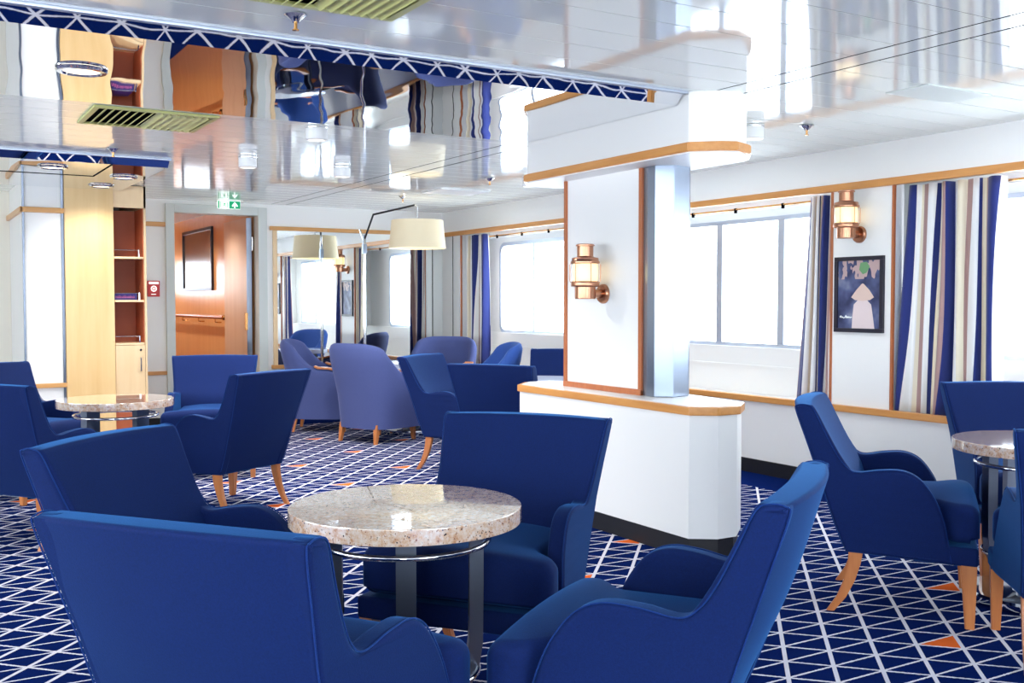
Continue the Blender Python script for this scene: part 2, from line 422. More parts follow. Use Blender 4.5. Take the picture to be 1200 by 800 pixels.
# recess: outer plating behind each bay with the window hole, sill, head
def bay(a, b, w0, w1, z0, z1, n, rounded, idx):
    bm = bmesh.new(); xo = 5.72
    box(bm, XW+.02, xo, a-.5 if False else a, b, .50, .545)               # ledge
    box(bm, xo-.06, xo+.06, a-.2, b+.2, .53, z0); box(bm, xo-.0, xo+.06, a-.2, b+.2, z1, 2.2)
    box(bm, xo, xo+.06, a-.2, w0, z0, z1); box(bm, xo, xo+.06, w1, b+.2, z0, z1)
    box(bm, XW+.1, xo, a-.24, a-.2, .5, 2.2); box(bm, XW+.1, xo, b+.2, b+.24, .5, 2.2)
    box(bm, XW+.1, xo+.06, a-.24, b+.24, 2.1, 2.2)
    box(bm, xo-.075, xo+.0, a-.2, b+.2, z0-.15, z0-.135)
    struct(obj('window_recess', bm, 'white_paint', smooth=False))
    w = struct(obj('window_%d' % idx, BX(xo+.015, xo+.03, w0, w1, z0, z1), 'glass', smooth=False))
    fr = bmesh.new(); fw = .028
    if rounded:
        def rr(y0, y1, q0, q1, r):
            pts = []
            for cy, cz, s in ((y1-r, q1-r, 0), (y0+r, q1-r, 1), (y0+r, q0+r, 2), (y1-r, q0+r, 3)):
                for k in range(7): t = PI/2*(s+k/6); pts.append((cy+r*math.cos(t), cz+r*math.sin(t)))
            return pts
        o_, i_ = rr(w0-.01, w1+.01, z0-.01, z1+.01, .10), rr(w0+fw, w1-fw, z0+fw, z1-fw, .08)
        L = [[fr.verts.new((x, p[0], p[1])) for p in s] for x, s in ((xo-.02, o_), (xo-.02, i_), (xo+.03, i_), (xo+.03, o_))]
        N = len(o_)
        for q in range(4):
            A_, B_ = L[q], L[(q+1) % 4]
            for i in range(N): fr.faces.new((A_[i], A_[(i+1) % N], B_[(i+1) % N], B_[i]))
        # corner plating so that the hole itself is round
        for cy, cz, sy, sz in ((w0, z0, 1, 1), (w1, z0, -1, 1), (w0, z1, 1, -1), (w1, z1, -1, -1)):
            c0 = fr.verts.new((xo+.012, cy, cz)); arc = []
            for k in range(7):
                t = PI/2*k/6; arc.append(fr.verts.new((xo+.012, cy+sy*(.1-.1*math.cos(t)), cz+sz*(.1-.1*math.sin(t)))))
            for k in range(6): fr.faces.new((c0, arc[k], arc[k+1]))
        bmesh.ops.recalc_face_normals(fr, faces=fr.faces[:])
    else:
        box(fr, xo-.02, xo+.03, w0, w1, z0-.005, z0+fw, bev=.003); box(fr, xo-.02, xo+.03, w0, w1, z1-fw, z1+.005, bev=.003)
        box(fr, xo-.02, xo+.03, w0, w0+fw, z0, z1, bev=.003); box(fr, xo-.02, xo+.03, w1-fw, w1, z0, z1, bev=.003)
    obj('window_frame', fr, 'alu', w)
    for i in range(1, n):
        y = lerp(w0, w1, i/n); h = .034 if not rounded else .020
        obj('mullion', BX(xo-.022, xo+.03, y-h, y+h, z0+fw, z1-fw, bev=.004), 'alu', w)
    return w
bay(BAYS[0][0], BAYS[0][1], 1.86, 3.87, .90, 1.885, 3, False, 1)
bay(BAYS[1][0], BAYS[1][1], 4.94, 6.95, .90, 1.885, 3, False, 2)
bay(BAYS[2][0], BAYS[2][1], 8.39, 9.77, .915, 1.875, 2, True, 3)

# ------------------------------------------------------------------ ceiling mirrors
def mirror_panel(name, x0, x1, y0, y1, y2, label):
    """y0 = front edge on the ceiling, y1 = where the sloping front meets the flat mirror, y2 = back edge"""
    bm = bmesh.new()
    P = [(y0, CEIL), (y1, MIR), (y2, MIR), (y2, CEIL)]
    L = [bm.verts.new((x0, y, z)) for y, z in P]; R = [bm.verts.new((x1, y, z)) for y, z in P]
    for i in range(3): bm.faces.new((L[i], L[i+1], R[i+1], R[i]))
    bm.faces.new(L); bm.faces.new(R[::-1])
    bmesh.ops.recalc_face_normals(bm, faces=bm.faces[:])
    o = obj(name, bm, 'cmirror', smooth=False); tag(o, label, 'ceiling mirror'); return o
mp = mirror_panel('ceiling_mirror', -3.6, 3.292, 3.882, 3.940, 5.32, 'long polished mirror panel on the ceiling reaching the white bulkhead above the pillar')
obj('edge_trim', BX(-3.6, 3.292, 3.850, 3.883, CEIL-.012, CEIL+.001, bev=.004), 'alu', mp)
mp2 = mirror_panel('ceiling_mirror', -3.6, 1.715, 7.575, 7.632, 9.40, 'shorter polished mirror panel on the ceiling in front of the wooden cabinet')
obj('edge_trim', BX(-3.6, 1.72, 7.545, 7.572, CEIL-.012, CEIL+.001, bev=.004), 'alu', mp2)
obj('joint_strip', box(BX(-3.6, 1.345, 8.42, 8.432, MIR-.003, MIR+.001), 1.335, 1.345, 7.64, 8.42, MIR-.003, MIR+.001), 'dark', mp2, smooth=False)

# ------------------------------------------------------------------ pier: island, pillar, bulkhead
def offs(pts, d):
    cx = sum(p[0] for p in pts)/len(pts); cy = sum(p[1] for p in pts)/len(pts)
    return [(x+(d if x > cx else -d), y+(d if y > cy else -d)) for x, y in pts]
ISL = [(3.285, 5.42), (3.285, 3.825), (3.40, 3.745), (3.545, 3.745), (3.70, 3.88), (3.75, 4.35), (3.75, 5.42), (3.62, 5.56), (3.42, 5.56)]
isl = struct(obj('wall_island_base', prism(offs(ISL, -.012), .10, .70), 'wall', smooth=False), 'white boxed base of the pillar with a chamfered front end', 'pillar base')
obj('base_skirting', prism(offs(ISL, -.022), 0, .10), 'black', isl, smooth=False)
sh = tag(obj('pillar_ledge', prism(ISL, .70, .742, bev=.007), 'trim_wood'), 'white ledge with a wooden edge around the foot of the pillar', 'ledge')
obj('ledge_top', prism(offs(ISL, -.02), .741, .7445), 'white_paint', sh, smooth=False)
pl = struct(obj('wall_pillar', BX(3.462, 3.72, 4.43, 5.14, .744, 1.97), 'wall', smooth=False), 'square white pillar with thin wooden corner posts', 'pillar')
bm = BX(3.450, 3.48, 4.41, 4.438, .744, 1.97, bev=.003); box(bm, 3.450, 3.48, 5.132, 5.158, .744, 1.97, bev=.003)
obj('corner_post', bm, 'post_wood', pl)
obj('skirting_strip', BX(3.446, 3.464, 4.41, 5.158, .744, .776, bev=.004), 'post_wood', pl)
COL = [(3.462, 4.41), (3.452, 4.36), (3.452, 4.30), (3.53, 4.235), (3.66, 4.265), (3.745, 4.36), (3.745, 4.41)]
col = tag(obj('steel_column', prism(COL, .744, 1.97, bev=.006), 'satin_steel', angle=25), 'brushed steel column casing on the near end of the white pillar', 'column')
bm = bmesh.new()
BLK = [(3.30, 5.33), (3.30, 3.86), (3.41, 3.755), (3.49, 3.72), (3.60, 3.78), (3.75, 3.95), (3.75, 5.42), (3.62, 5.50), (3.42, 5.50)]
bk = struct(obj('wall_bulkhead', prism(BLK, 1.962, CEIL), 'wall', smooth=False), 'white bulkhead box under the ceiling above the pillar', 'bulkhead')
bm = bmesh.new(); o1 = offs(BLK, .016); i1 = offs(BLK, -.004)
L = [[bm.verts.new((p[0], p[1], z)) for p in s] for s, z in ((o1, 1.968), (o1, 2.012), (i1, 2.012), (i1, 1.968))]
for q in range(4):
    for i in range(len(o1)): bm.faces.new((L[q][i], L[q][(i+1) % len(o1)], L[(q+1) % 4][(i+1) % len(o1)], L[(q+1) % 4][i]))
bmesh.ops.recalc_face_normals(bm, faces=bm.faces[:])
bmesh.ops.bevel(bm, geom=[e for e in bm.edges], offset=.005, segments=2, affect='EDGES')
obj('bulkhead_rail', bm, 'trim_wood', bk)

# ------------------------------------------------------------------ chairs
def make_chair():
    t = thing('tub_armchair', '', 'chair', group='blue upholstered armchairs')
    out = smoothpoly([(.045, .245, 1), (.0, .36), (-.045, .50), (-.105, .68), (-.150, .815), (-.142, .835), (-.112, .838), (-.082, .822),
                      (-.045, .745), (.0, .655), (.04, .597), (.085, .572), (.17, .585), (.255, .588), (.32, .558), (.375, .485), (.408, .40), (.425, .315), (.435, .245, 1)], 5)
    def w(x, z):
        lo = lerp(.262, .338, sstep(-.05, .5, x)); hi = lerp(.285, .305, sstep(-.1, .4, x)); top = .316
        if z < .58: return lerp(lo, hi, (z-.24)/.34)
        return lerp(hi, top, (z-.58)/.25)
    th = .058
    for s in (1, -1):
        def fn(x, y, z, s=s): return (x, s*(w(x, z)-th/2+y), z)
        sp_ = obj('side_panel', panel(out, th, .014, fn), 'blue', t)
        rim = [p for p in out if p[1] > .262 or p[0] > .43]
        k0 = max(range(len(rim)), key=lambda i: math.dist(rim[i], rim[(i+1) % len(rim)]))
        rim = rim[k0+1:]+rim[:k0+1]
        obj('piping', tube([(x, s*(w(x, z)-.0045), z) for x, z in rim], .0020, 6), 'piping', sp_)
    # back: slab curving backwards in the middle
    def rear(z):
        P = [(.24, .048), (.36, .0), (.5, -.045), (.68, -.105), (.83, -.150)]
        for (a, xa), (b, xb) in zip(P, P[1:]):
            if z <= b: return lerp(xa, xb, (z-a)/(b-a))
        return -.150
    def front(z):
        P = [(.24, .10), (.5, .085), (.56, .066), (.6, .034), (.656, -.001), (.745, -.047), (.80, -.074), (.83, -.092)]
        for (a, xa), (b, xb) in zip(P, P[1:]):
            if z <= b: return lerp(xa, xb, (z-a)/(b-a))
        return -.092
    def bf(x, y, z):
        zz = .54+z; u = y/.30; W = w(rear(zz), zz)-.006
        f = (x+.04)/.08; bow = (1-u*u)*sstep(.25, .6, zz)
        return (rear(zz)+.003+f*(front(zz)-rear(zz)+.006+.004*sstep(.5, .6, zz))-(.034-.014*f)*bow, u*W, zz+.006*(1-u*u)*sstep(.6, .8, zz))
    obj('backrest', rbox(.04, .30, .296, .013, 3, 16, 16, bf), 'blue', t)
    def sf(x, y, z):
        X = .29+x; W = lerp(.232, .322, sstep(.36, .47, X)) if X > .1 else .232
        zz = .397+z + .018*(1-(y/.3)**2)*(1 if z > 0 else 0)
        if X > .46 and z > -.05: zz -= .5*max(0, X-.49)**1.0*.5
        return (X-.02*(z < -.04)*(X > .5), y/.30*W, zz)
    obj('seat_cushion', rbox(.245, .30, .075, .035, 22, 12, 5, sf), 'blue', t)
    def rf(x, y, z):
        X = .292+x; W = lerp(.25, .335, sstep(.0, .52, X)); return (X, y/.30*W, .278+z)
    obj('seat_base', rbox(.238, .30, .036, .012, 10, 8, 2, rf), 'blue', t)
    def leg(path, w0, w1, d0, d1, y):
        bm = bmesh.new(); rings = []
        n = len(path)
        for i, (x, z) in enumerate(path):
            f = i/(n-1); a = lerp(w0, w1, f)/2; d = lerp(d0, d1, f)/2
            rings.append([bm.verts.new((x+sx*a, y+sy*d, z)) for sx, sy in ((-1, -1), (1, -1), (1, 1), (-1, 1))])
        for p, q in zip(rings, rings[1:]):
            for i in range(4): bm.faces.new((p[i], p[(i+1) % 4], q[(i+1) % 4], q[i]))
        bm.faces.new(rings[0]); bm.faces.new(rings[-1][::-1]); bmesh.ops.recalc_face_normals(bm, faces=bm.faces[:])
        bmesh.ops.bevel(bm, geom=[e for e in bm.edges if abs((e.verts[0].co-e.verts[1].co).z) > .01], offset=.004, segments=2, affect='EDGES')
        return bm
    for s in (1, -1):
        obj('leg', leg([(.085, .26), (.078, .20), (.060, .13), (.030, .06), (-.012, 0)], .056, .030, .036, .026, s*.245), 'leg_wood', t)
        obj('leg', leg([(.495, .26), (.500, .13), (.503, 0)], .062, .034, .050, .032, s*.305), 'leg_wood', t)
    return t
chair = make_chair()
SPOTS = [
 (3.451, 3.047, -52.4, 'blue armchair in front of the sconce wall, seen side-on, facing right to the cut-off table'),
 (1.878, 3.116, -142.3, 'blue armchair behind the middle granite table, facing the camera, beside the white pillar base'),
 (1.718, 1.798, 125.3, 'blue armchair right of the middle granite table with its curved back to the camera'),
 (.535, 2.029, 37.3, 'large blue armchair at the bottom left seen from behind at the middle granite table'),
 (.638, 3.286, -48.2, 'blue armchair left of the middle granite table, its inner back above the nearest chair'),
 (1.862, 6.063, 119.8, 'blue armchair right of the far left granite table with swept rear leg, seen from behind'),
 (2.077, 7.826, -109.9, 'blue armchair between the far left granite table and the open doorway, facing the camera'),
 (.489, 5.85, 36.3, 'blue armchair at the left edge, back to the camera, nearest to the far left table'),
 (.614, 7.55, -52.7, 'blue armchair at the left edge, its top and far arm showing behind another chair'),
 (3.565, 7.102, -54.0, 'blue armchair with light inner back and swept rear leg beside the grey tub chairs'),
 (3.45, 5.92, 32.0, 'blue armchair seen from behind just left of the pillar ledge'),
 (4.79, 3.13, -126., 'blue armchair at the right edge under the curtain behind the cut-off granite table'),
 (3.396, 1.857, 38.6, 'blue armchair cut off at the right edge with only arm and wooden legs showing'),
 (4.90, 7.34, -140., 'blue armchair under the far window, partly hidden by the pillar'),
]
for i, (x, y, a, lab) in enumerate(SPOTS):
    if i == 0: chair.location = (x, y, 0); chair.rotation_euler = (0, 0, math.radians(a)); chair['label'] = lab
    else: dup(chair, (x, y, 0), math.radians(a), lab)

# grey tub chairs with wooden arm caps
def make_tub(fab, label, loc, rz):
    t = thing('wooden_arm_tub_chair', label, 'chair', loc, rz, 'tub chairs with wooden arm caps')
    N = 40; T = .075
    def plan(s, R):
        """s in -1..1 round the U; returns x,y and height fraction"""
        a = abs(s); sg = 1 if s > 0 else -1
        if a < .62:
            th = a/.62*PI/2; x = -R*(math.cos(th)**.75)*.85; y = sg*R*(math.sin(th)**.75)
        else: x = (a-.62)/.38*.38; y = sg*R*(1+.02*(a-.62)/.38)
        return x+.02, y
    def height(s):
        a = abs(s); h = .885-.035*(a/.4)**3 if a < .4 else .85
        return lerp(h, .615-.05*sstep(.7, 1, a), sstep(.40, .66, a))
    bm = bmesh.new(); G = []
    prof = [(0, 0), (0, .12), (0, .25), (0, .4), (0, .6), (0, .8), (0, .93), (.25, .985), (.5, 1), (.75, .985), (1, .93), (1, .8), (1, .6), (1, .4), (1, .15), (1, 0)]
    for i in range(N+1):
        s = -1+2*i/N; h = height(s); row = []
        for f, v in prof:
            z = lerp(.13, h, v); sc = lerp(.86, 1.0, sstep(.1, .75, z)) ; R = .365*sc
            xo, yo = plan(s, R); xi, yi = plan(s, R-T)
            lean = -.07*sstep(.4, .9, z)*(1 if abs(s) < .5 else max(0, 1-(abs(s)-.5)*4))
            row.append(bm.verts.new((lerp(xo, xi, f)+lean, lerp(yo, yi, f), z)))
        G.append(row)
    K = len(prof)
    for i in range(N):
        for j in range(K): bm.faces.new((G[i][j], G[i+1][j], G[i+1][(j+1) % K], G[i][(j+1) % K]))
    bm.faces.new(G[0]); bm.faces.new(G[-1][::-1]); bmesh.ops.recalc_face_normals(bm, faces=bm.faces[:])
    obj('shell', bm, fab, t, angle=60)
    for sg in (1, -1):
        pts = []
        bm = bmesh.new(); rows = []
        for i in range(11):
            s = lerp(.62, 1.0, i/10); h = height(s); R = .365*lerp(.86, 1, sstep(.1, .75, h))
            xo, yo = plan(s*sg, R+.008); xi, yi = plan(s*sg, R-T-.008)
            rows.append([bm.verts.new(p) for p in ((xo, yo, h-.004), (xo, yo, h+.014), (xi, yi, h+.014), (xi, yi, h-.004))])
        for a_, b_ in zip(rows, rows[1:]):
            for j in range(4): bm.faces.new((a_[j], b_[j], b_[(j+1) % 4], a_[(j+1) % 4]))
        bm.faces.new(rows[0]); bm.faces.new(rows[-1][::-1]); bmesh.ops.recalc_face_normals(bm, faces=bm.faces[:])
        bmesh.ops.bevel(bm, geom=[e for e in bm.edges], offset=.004, segments=2, affect='EDGES')
        obj('arm_cap', bm, 'leg_wood', t)
    obj('seat_cushion', rbox(.28, .27, .08, .04, 10, 10, 4, lambda x, y, z: (.09+x, y, .37+z+.02*(1-(y/.28)**2)*(z > 0))), fab, t)
    obj('seat_base', rbox(.25, .27, .07, .015, 6, 6, 2, lambda x, y, z: (.08+x, y, .215+z)), fab, t)
    for x in (-.18, .27):
        for y in (.21, -.21):
            bm = bmesh.new(); dx = -.03 if x < 0 else .01
            a = [bm.verts.new((x+u_*.024, y+v_*.024, .17)) for u_, v_ in ((-1, -1), (1, -1), (1, 1), (-1, 1))]
            b = [bm.verts.new((x+dx+u_*.013, y*1.05+v_*.013, 0)) for u_, v_ in ((-1, -1), (1, -1), (1, 1), (-1, 1))]
            for i in range(4): bm.faces.new((a[i], a[(i+1) % 4], b[(i+1) % 4], b[i]))
            bm.faces.new(a); bm.faces.new(b[::-1]); bmesh.ops.recalc_face_normals(bm, faces=bm.faces[:])
            obj('leg', bm, 'leg_wood', t)
    return t
make_tub('grey_blue', 'grey-blue tub chair with its rounded back to the camera, nearest of the tub chairs', (3.72, 8.62, 0), math.radians(22))
make_tub('grey_blue', 'grey-blue tub chair by the floor lamp, facing right with wooden arm cap showing', (3.58, 9.66, 0), math.radians(-30))
make_tub('grey_blue', 'grey-blue tub chair facing the camera below the striped curtain in the far corner', (4.80, 9.45, 0), math.radians(-135))
make_tub('mid_blue', 'brighter blue tub chair turned left beneath the far window', (4.525, 8.08, 0), math.radians(160))

# ------------------------------------------------------------------ tables
def make_table(label, loc, rot=0, top='granite', ttl='speckled granite top'):
    t = thing('round_pedestal_table', label, 'table', loc, rot, 'round pedestal tables')
    r = .330
    tp = obj('tabletop', lathe([(0, .628), (r-.004, .628), (r-.001, .629), (r, .632), (r, .6695), (r-.001, .672), (r-.0035, .673), (0, .673)], 96), top, t)
    obj('upper_ring', tube(circle(.236, .575), .0085, 12, True), 'chrome', t)
    obj('lower_ring', tube(circle(.205, .20), .0085, 12, True), 'chrome', t)
    for k_ in range(4):
        a = PI/2*k_; bm = bmesh.new(); rows = []
        for rr, z in ((.212, .628), (.212, .45), (.210, .28), (.200, .21), (.172, .15), (.125, .11), (.06, .09)):
            rows.append((rr, z))
        G = []
        for i, (rr, z) in enumerate(rows):
            p0 = rows[max(i-1, 0)]; p1 = rows[min(i+1, len(rows)-1)]
            d = Vector((p1[0]-p0[0], p1[1]-p0[1])).normalized(); nx, nz = -d.y, d.x
            q = []
            for s1, s2 in ((-1, -1), (1, -1), (1, 1), (-1, 1)):
                R = rr-.012+nx*.020*s1; Z = z+nz*.020*s1; w_ = .027*s2
                q.append(bm.verts.new((R*math.cos(a)-w_*math.sin(a), R*math.sin(a)+w_*math.cos(a), Z)))
            G.append(q)
        for p, q in zip(G, G[1:]):
            for i in range(4): bm.faces.new((p[i], p[(i+1) % 4], q[(i+1) % 4], q[i]))
        bm.faces.new(G[0]); bm.faces.new(G[-1][::-1]); bmesh.ops.recalc_face_normals(bm, faces=bm.faces[:])
        obj('leg', bm, 'leg_steel', t)
    obj('hub', lathe([(0, .03), (.085, .03), (.085, .05), (.07, .06), (.07, .115), (0, .12)], 32), 'leg_steel', t)
    obj('base_plate', lathe([(0, 0), (.258, 0), (.266, .008), (.266, .030), (.256, .040), (.23, .042), (0, .045)], 64), 'chrome', t)
    return t
vd = math.atan2(2.669, 1.247)
T0 = make_table('middle round table with pinkish granite top and steel legs, ringed by four blue chairs', (1.247, 2.669, 0), vd)
dup(T0, (1.138, 6.489, 0), math.atan2(6.489, 1.138)+math.radians(38), 'granite table at the far left in front of the wooden cabinet')
dup(T0, (4.09, 2.563, 0), math.atan2(2.563, 4.09)+math.radians(30), 'granite table cut off by the right edge, beside the side-on blue chair')
t4 = dup(T0, (4.17, 6.52, 0), .3, 'pale-topped round table mostly hidden behind the pillar ledge')
t5 = dup(T0, (4.25, 8.98, 0), .9, 'pale-topped round table amid the grey tub chairs')
for tt in (t4, t5):
    for ch in tt.children:
        if ch.name.startswith('tabletop'):
            ch.data = ch.data.copy(); ch.data.materials[0] = M['pale_glass']

# ------------------------------------------------------------------ sconces
def make_sconce(label, loc, rz):
    """origin at the wall plate centre; +x points away from the wall"""
    t = thing('lantern_sconce', label, 'wall lamp', loc, rz, 'copper ship lantern wall lamps')
    d = .13
    def rotx(bm):  # lathe axis z -> x
        for v in bm.verts: v.co = Vector((v.co.z, v.co.x, v.co.y))
        return bm
    obj('wall_plate', rotx(lathe([(0, 0), (.055, 0), (.055, .012), (.048, .022), (.02, .026), (0, .026)], 36)), 'copper', t)
    obj('arm', tube([(.01, 0, 0), (.05, 0, 0), (.09, 0, 0), (d-.03, 0, .0)], .024, 16), 'copper', t)
    b = -.029
    bd = obj('lamp_base', lathe([(0, 0), (.056, 0), (.058, .004), (.058, .066), (.078, .070), (.080, .076), (.080, .092), (.076, .098), (0, .098)], 40, cx=d, cz=b), 'copper', t)
    obj('chimney', lathe([(0, .196), (.078, .196), (.082, .200), (.082, .207), (.076, .213), (.074, .228), (.05, .234), (.046, .238), (.046, .292), (.053, .295), (.053, .301), (.045, .306), (0, .307)], 40, cx=d, cz=b), 'copper', t)
    obj('glass_cylinder', lathe([(.068, .098), (.071, .12), (.072, .147), (.071, .175), (.068, .196)], 40, cx=d, cz=b), 'lamp_glass', t)
    obj('bulb', lathe([(0, .105), (.02, .11), (.030, .135), (.030, .16), (.018, .185), (0, .19)], 20, cx=d, cz=b), 'glow', t)
    for k_ in range(6):
        a = 2*PI*k_/6+.3; c_, s_ = math.cos(a), math.sin(a)
        bm = tube([(d+c_*.078, s_*.078, b+.088), (d+c_*.086, s_*.086, b+.10), (d+c_*.086, s_*.086, b+.19), (d+c_*.078, s_*.078, b+.203)], .0022, 6)
        obj('guard_wire', bm, 'copper', t)
    return t
m = mat('lantern_glass', srgb(250, 232, 190), .3, trans=0., emit=srgb(255, 214, 140), es=.45); M['lamp_glass'] = m
S0 = make_sconce('copper ship lantern wall lamp lit on the white pillar', (3.462, 4.765, 1.293), PI)
dup(S0, (XW, 4.62, 1.683), PI, 'lit copper ship lantern wall lamp above the framed figure picture')
dup(S0, (XW, 7.70, 1.683), PI, 'copper ship lantern wall lamp behind the pillar, seen in the far mirror')

# ------------------------------------------------------------------ pictures
def flatpoly(pts, x, bm=None, mi=0):
    bm = bm or bmesh.new(); f = bm.faces.new([bm.verts.new((x, p[0], p[1])) for p in pts]); f.material_index = mi
    return bm
m = mat('photo_background', srgb(50, 60, 100), .4); k = NT(m)
co = k.coord(); f = k.noise(k.mapping(co, (1, 1, 1)), 9, 2, .5); g = k.noise(k.mapping(co, (1, 1.5, .7), (3, 1, 2)), 12, 2)
sp = k.n('ShaderNodeSeparateXYZ'); k.l(co, sp.inputs[0])
upm = k.math('MULTIPLY', k.math('GREATER_THAN', sp.outputs[2], .10), k.math('GREATER_THAN', g, .5))
c = k.ramp(f, [(.35, srgb(44, 50, 90)), (.55, srgb(84, 94, 136)), (.75, srgb(136, 142, 170))])
k.color(k.mix(upm, c, srgb(196, 168, 166))); M['photo'] = m
M['photo_white'] = mat('photo_pale_cloth', srgb(232, 214, 214), .4)
M['photo_hat'] = mat('photo_straw_hat', srgb(228, 200, 188), .4)
M['photo_green'] = mat('photo_green_patch', srgb(110, 160, 110), .4)
M['pic_frame'] = mat('dark_picture_frame', srgb(34, 32, 48), .35)
M['art_steel'] = mat('dark_glossy_artwork', srgb(120, 112, 108), .22, .3, ior=1.9)
def frame_yz(hy, hz, w, d):
    bm = bmesh.new()
    box(bm, -d, 0, -hy, hy, hz-w, hz, bev=.002); box(bm, -d, 0, -hy, hy, -hz, -hz+w, bev=.002)
    box(bm, -d, 0, -hy, -hy+w, -hz+w, hz-w, bev=.002); box(bm, -d, 0, hy-w, hy, -hz+w, hz-w, bev=.002); return bm
p = thing('framed_picture', 'dark framed photograph of a figure in a conical hat on the white wall panel', 'picture', (XW, 4.613, 1.295))
obj('frame', frame_yz(.197, .246, .026, .022), 'pic_frame', p)
ph = obj('photograph', BX(-.010, -.002, -.175, .175, -.224, .224), 'photo', p, smooth=False)
# the viewer sees +y on the left of the picture
cy = -.03
obj('robe', flatpoly([(cy+.085, -.222), (cy+.080, -.14), (cy+.070, -.065), (cy+.035, -.035), (cy-.035, -.035), (cy-.07, -.065), (cy-.086, -.15), (cy-.098, -.222)], -.0106), 'photo_white', ph, smooth=False)
obj('conical_hat', flatpoly([(cy+.092, -.018), (cy+.05, .030), (cy+.01, .066), (cy, .072), (cy-.012, .066), (cy-.055, .028), (cy-.092, -.018), (cy-.06, -.036), (cy, -.042), (cy+.06, -.036)], -.0108), 'photo_hat', ph, smooth=False)
obj('green_patch', flatpoly([(-.01, .205), (-.06, .21), (-.085, .18), (-.06, .14), (-.03, .13), (0, .16)], -.0104), 'photo_green', ph, smooth=False)
bm = bmesh.new()
sc_ = [(.155, -.140), (.150, -.152), (.143, -.138), (.138, -.152), (.130, -.146), (.124, -.154), (.112, -.150), (.104, -.136), (.100, -.154), (.092, -.142), (.086, -.153), (.078, -.144), (.070, -.152), (.055, -.147)]
tube([(-.0108, a_, b_) for a_, b_ in sc_], .0014, 5, bm=bm); obj('signature', bm, 'sign_white', ph)
p2 = thing('framed_picture', 'framed picture on the wall panel behind the pillar, seen in the far mirror', 'picture', (XW, 7.69, 1.295))
obj('frame', frame_yz(.197, .246, .026, .022), 'pic_frame', p2); obj('photograph', BX(-.010, -.002, -.175, .175, -.224, .224), 'photo', p2, smooth=False)
p3 = thing('framed_artwork', 'large black-framed artwork reflecting light on the corridor wall', 'picture', (3.262, 12.95, 1.757))
obj('frame', frame_yz(.70, .375, .035, .03), 'pic_frame', p3); obj('art_panel', BX(-.014, -.002, -.67, .67, -.345, .345), 'art_steel', p3, smooth=False)
hr = thing('corridor_handrail', 'wooden handrail with brass end on the corridor wall', 'handrail', (3.262, 11.6, 1.07))
obj('rail', tube([(-.07, 0, 0), (-.07, 1.7, 0), (-.07, 3.35, 0)], .02, 14), 'post_wood', hr)
obj('end_cap', lathe([(0, -.03), (.02, -.028), (.032, 0), (.02, .028), (0, .03)], 16, cx=-.07, cy=-.02), 'brass', hr)
for y in (.35, 1.1, 1.9, 2.8): obj('bracket', tube([(-.07, y, -.01), (-.07, y, -.055), (-.035, y, -.06), (0, y, -.06)], .008, 8), 'brass', hr)

# ------------------------------------------------------------------ wall mirror
wm = thing('wall_mirror', 'wide wood-framed mirror on the far wall behind the tub chairs', 'mirror', (0, YF, 0))
obj('mirror_glass', BX(3.46, XW-.001, -.012, -.001, .585, 1.99), 'wmirror', wm, smooth=False)
obj('top_rail', BX(3.385, XW-.001, -.032, 0, 1.988, 2.03, bev=.006), 'trim_wood_x', wm)
obj('bottom_rail', BX(3.395, XW-.001, -.032, 0, .548, .588, bev=.006), 'trim_wood_x', wm)
obj('side_post', BX(3.418, 3.462, -.026, 0, .588, 1.988, bev=.004), 'maple_light', wm)

# ------------------------------------------------------------------ cabinet
cb = thing('wooden_cabinet', 'tall maple cabinet with open dark niches behind the far left table', 'cabinet', (0, 0, 0))
obj('side_panel', BX(1.264, 1.655, 9.415, YF-.001, 0, CEIL-.004, bev=.003), 'maple', cb)
obj('fascia', BX(1.657, 1.925, 9.43, 9.46, 2.06, CEIL-.006), 'maple_light', cb, smooth=False)
obj('niche_lining', box(box(BX(1.657, 1.905, 9.80, 9.83, .85, 2.06), 1.902, 1.908, 9.46, 9.81, .85, 2.06), 1.657, 1.661, 9.46, 9.81, .85, 2.06), 'niche', cb, smooth=False)
obj('carcass', box(BX(1.908, 1.925, 9.43, YF-.001, 0, CEIL-.006), 1.657, 1.908, 9.46, 9.80, 0, .06), 'maple_light', cb, smooth=False)
for z in (.872, 1.245, 1.62):
    s_ = obj('shelf', BX(1.661, 1.902, 9.43, 9.80, z, z+.018), 'maple_light', cb, smooth=False)
    bm = tube([(1.665, 9.445, z+.075), (1.865, 9.445, z+.075)], .004, 8); tube([(1.865, 9.445, z+.018), (1.865, 9.445, z+.08)], .0055, 8, bm=bm)
    obj('guard_rail', bm, 'chrome', s_)
dr = obj('door', BX(1.660, 1.905, 9.428, 9.450, .40, .868, bev=.002), 'maple_light', cb)
obj('handle', tube([(1.865, 9.43, .64), (1.865, 9.40, .645), (1.865, 9.40, .76), (1.865, 9.43, .765)], .006, 8), 'chrome', dr)
obj('lock', lathe([(0, 0), (.01, 0), (.01, .006), (0, .006)], 16), 'chrome', dr)
lk = dr.children[-1]; lk.rotation_euler = (PI/2, 0, 0); lk.location = (1.868, 9.428, .828)
obj('kick_panel', BX(1.660, 1.905, 9.445, 9.46, .06, .395), 'niche', cb, smooth=False)
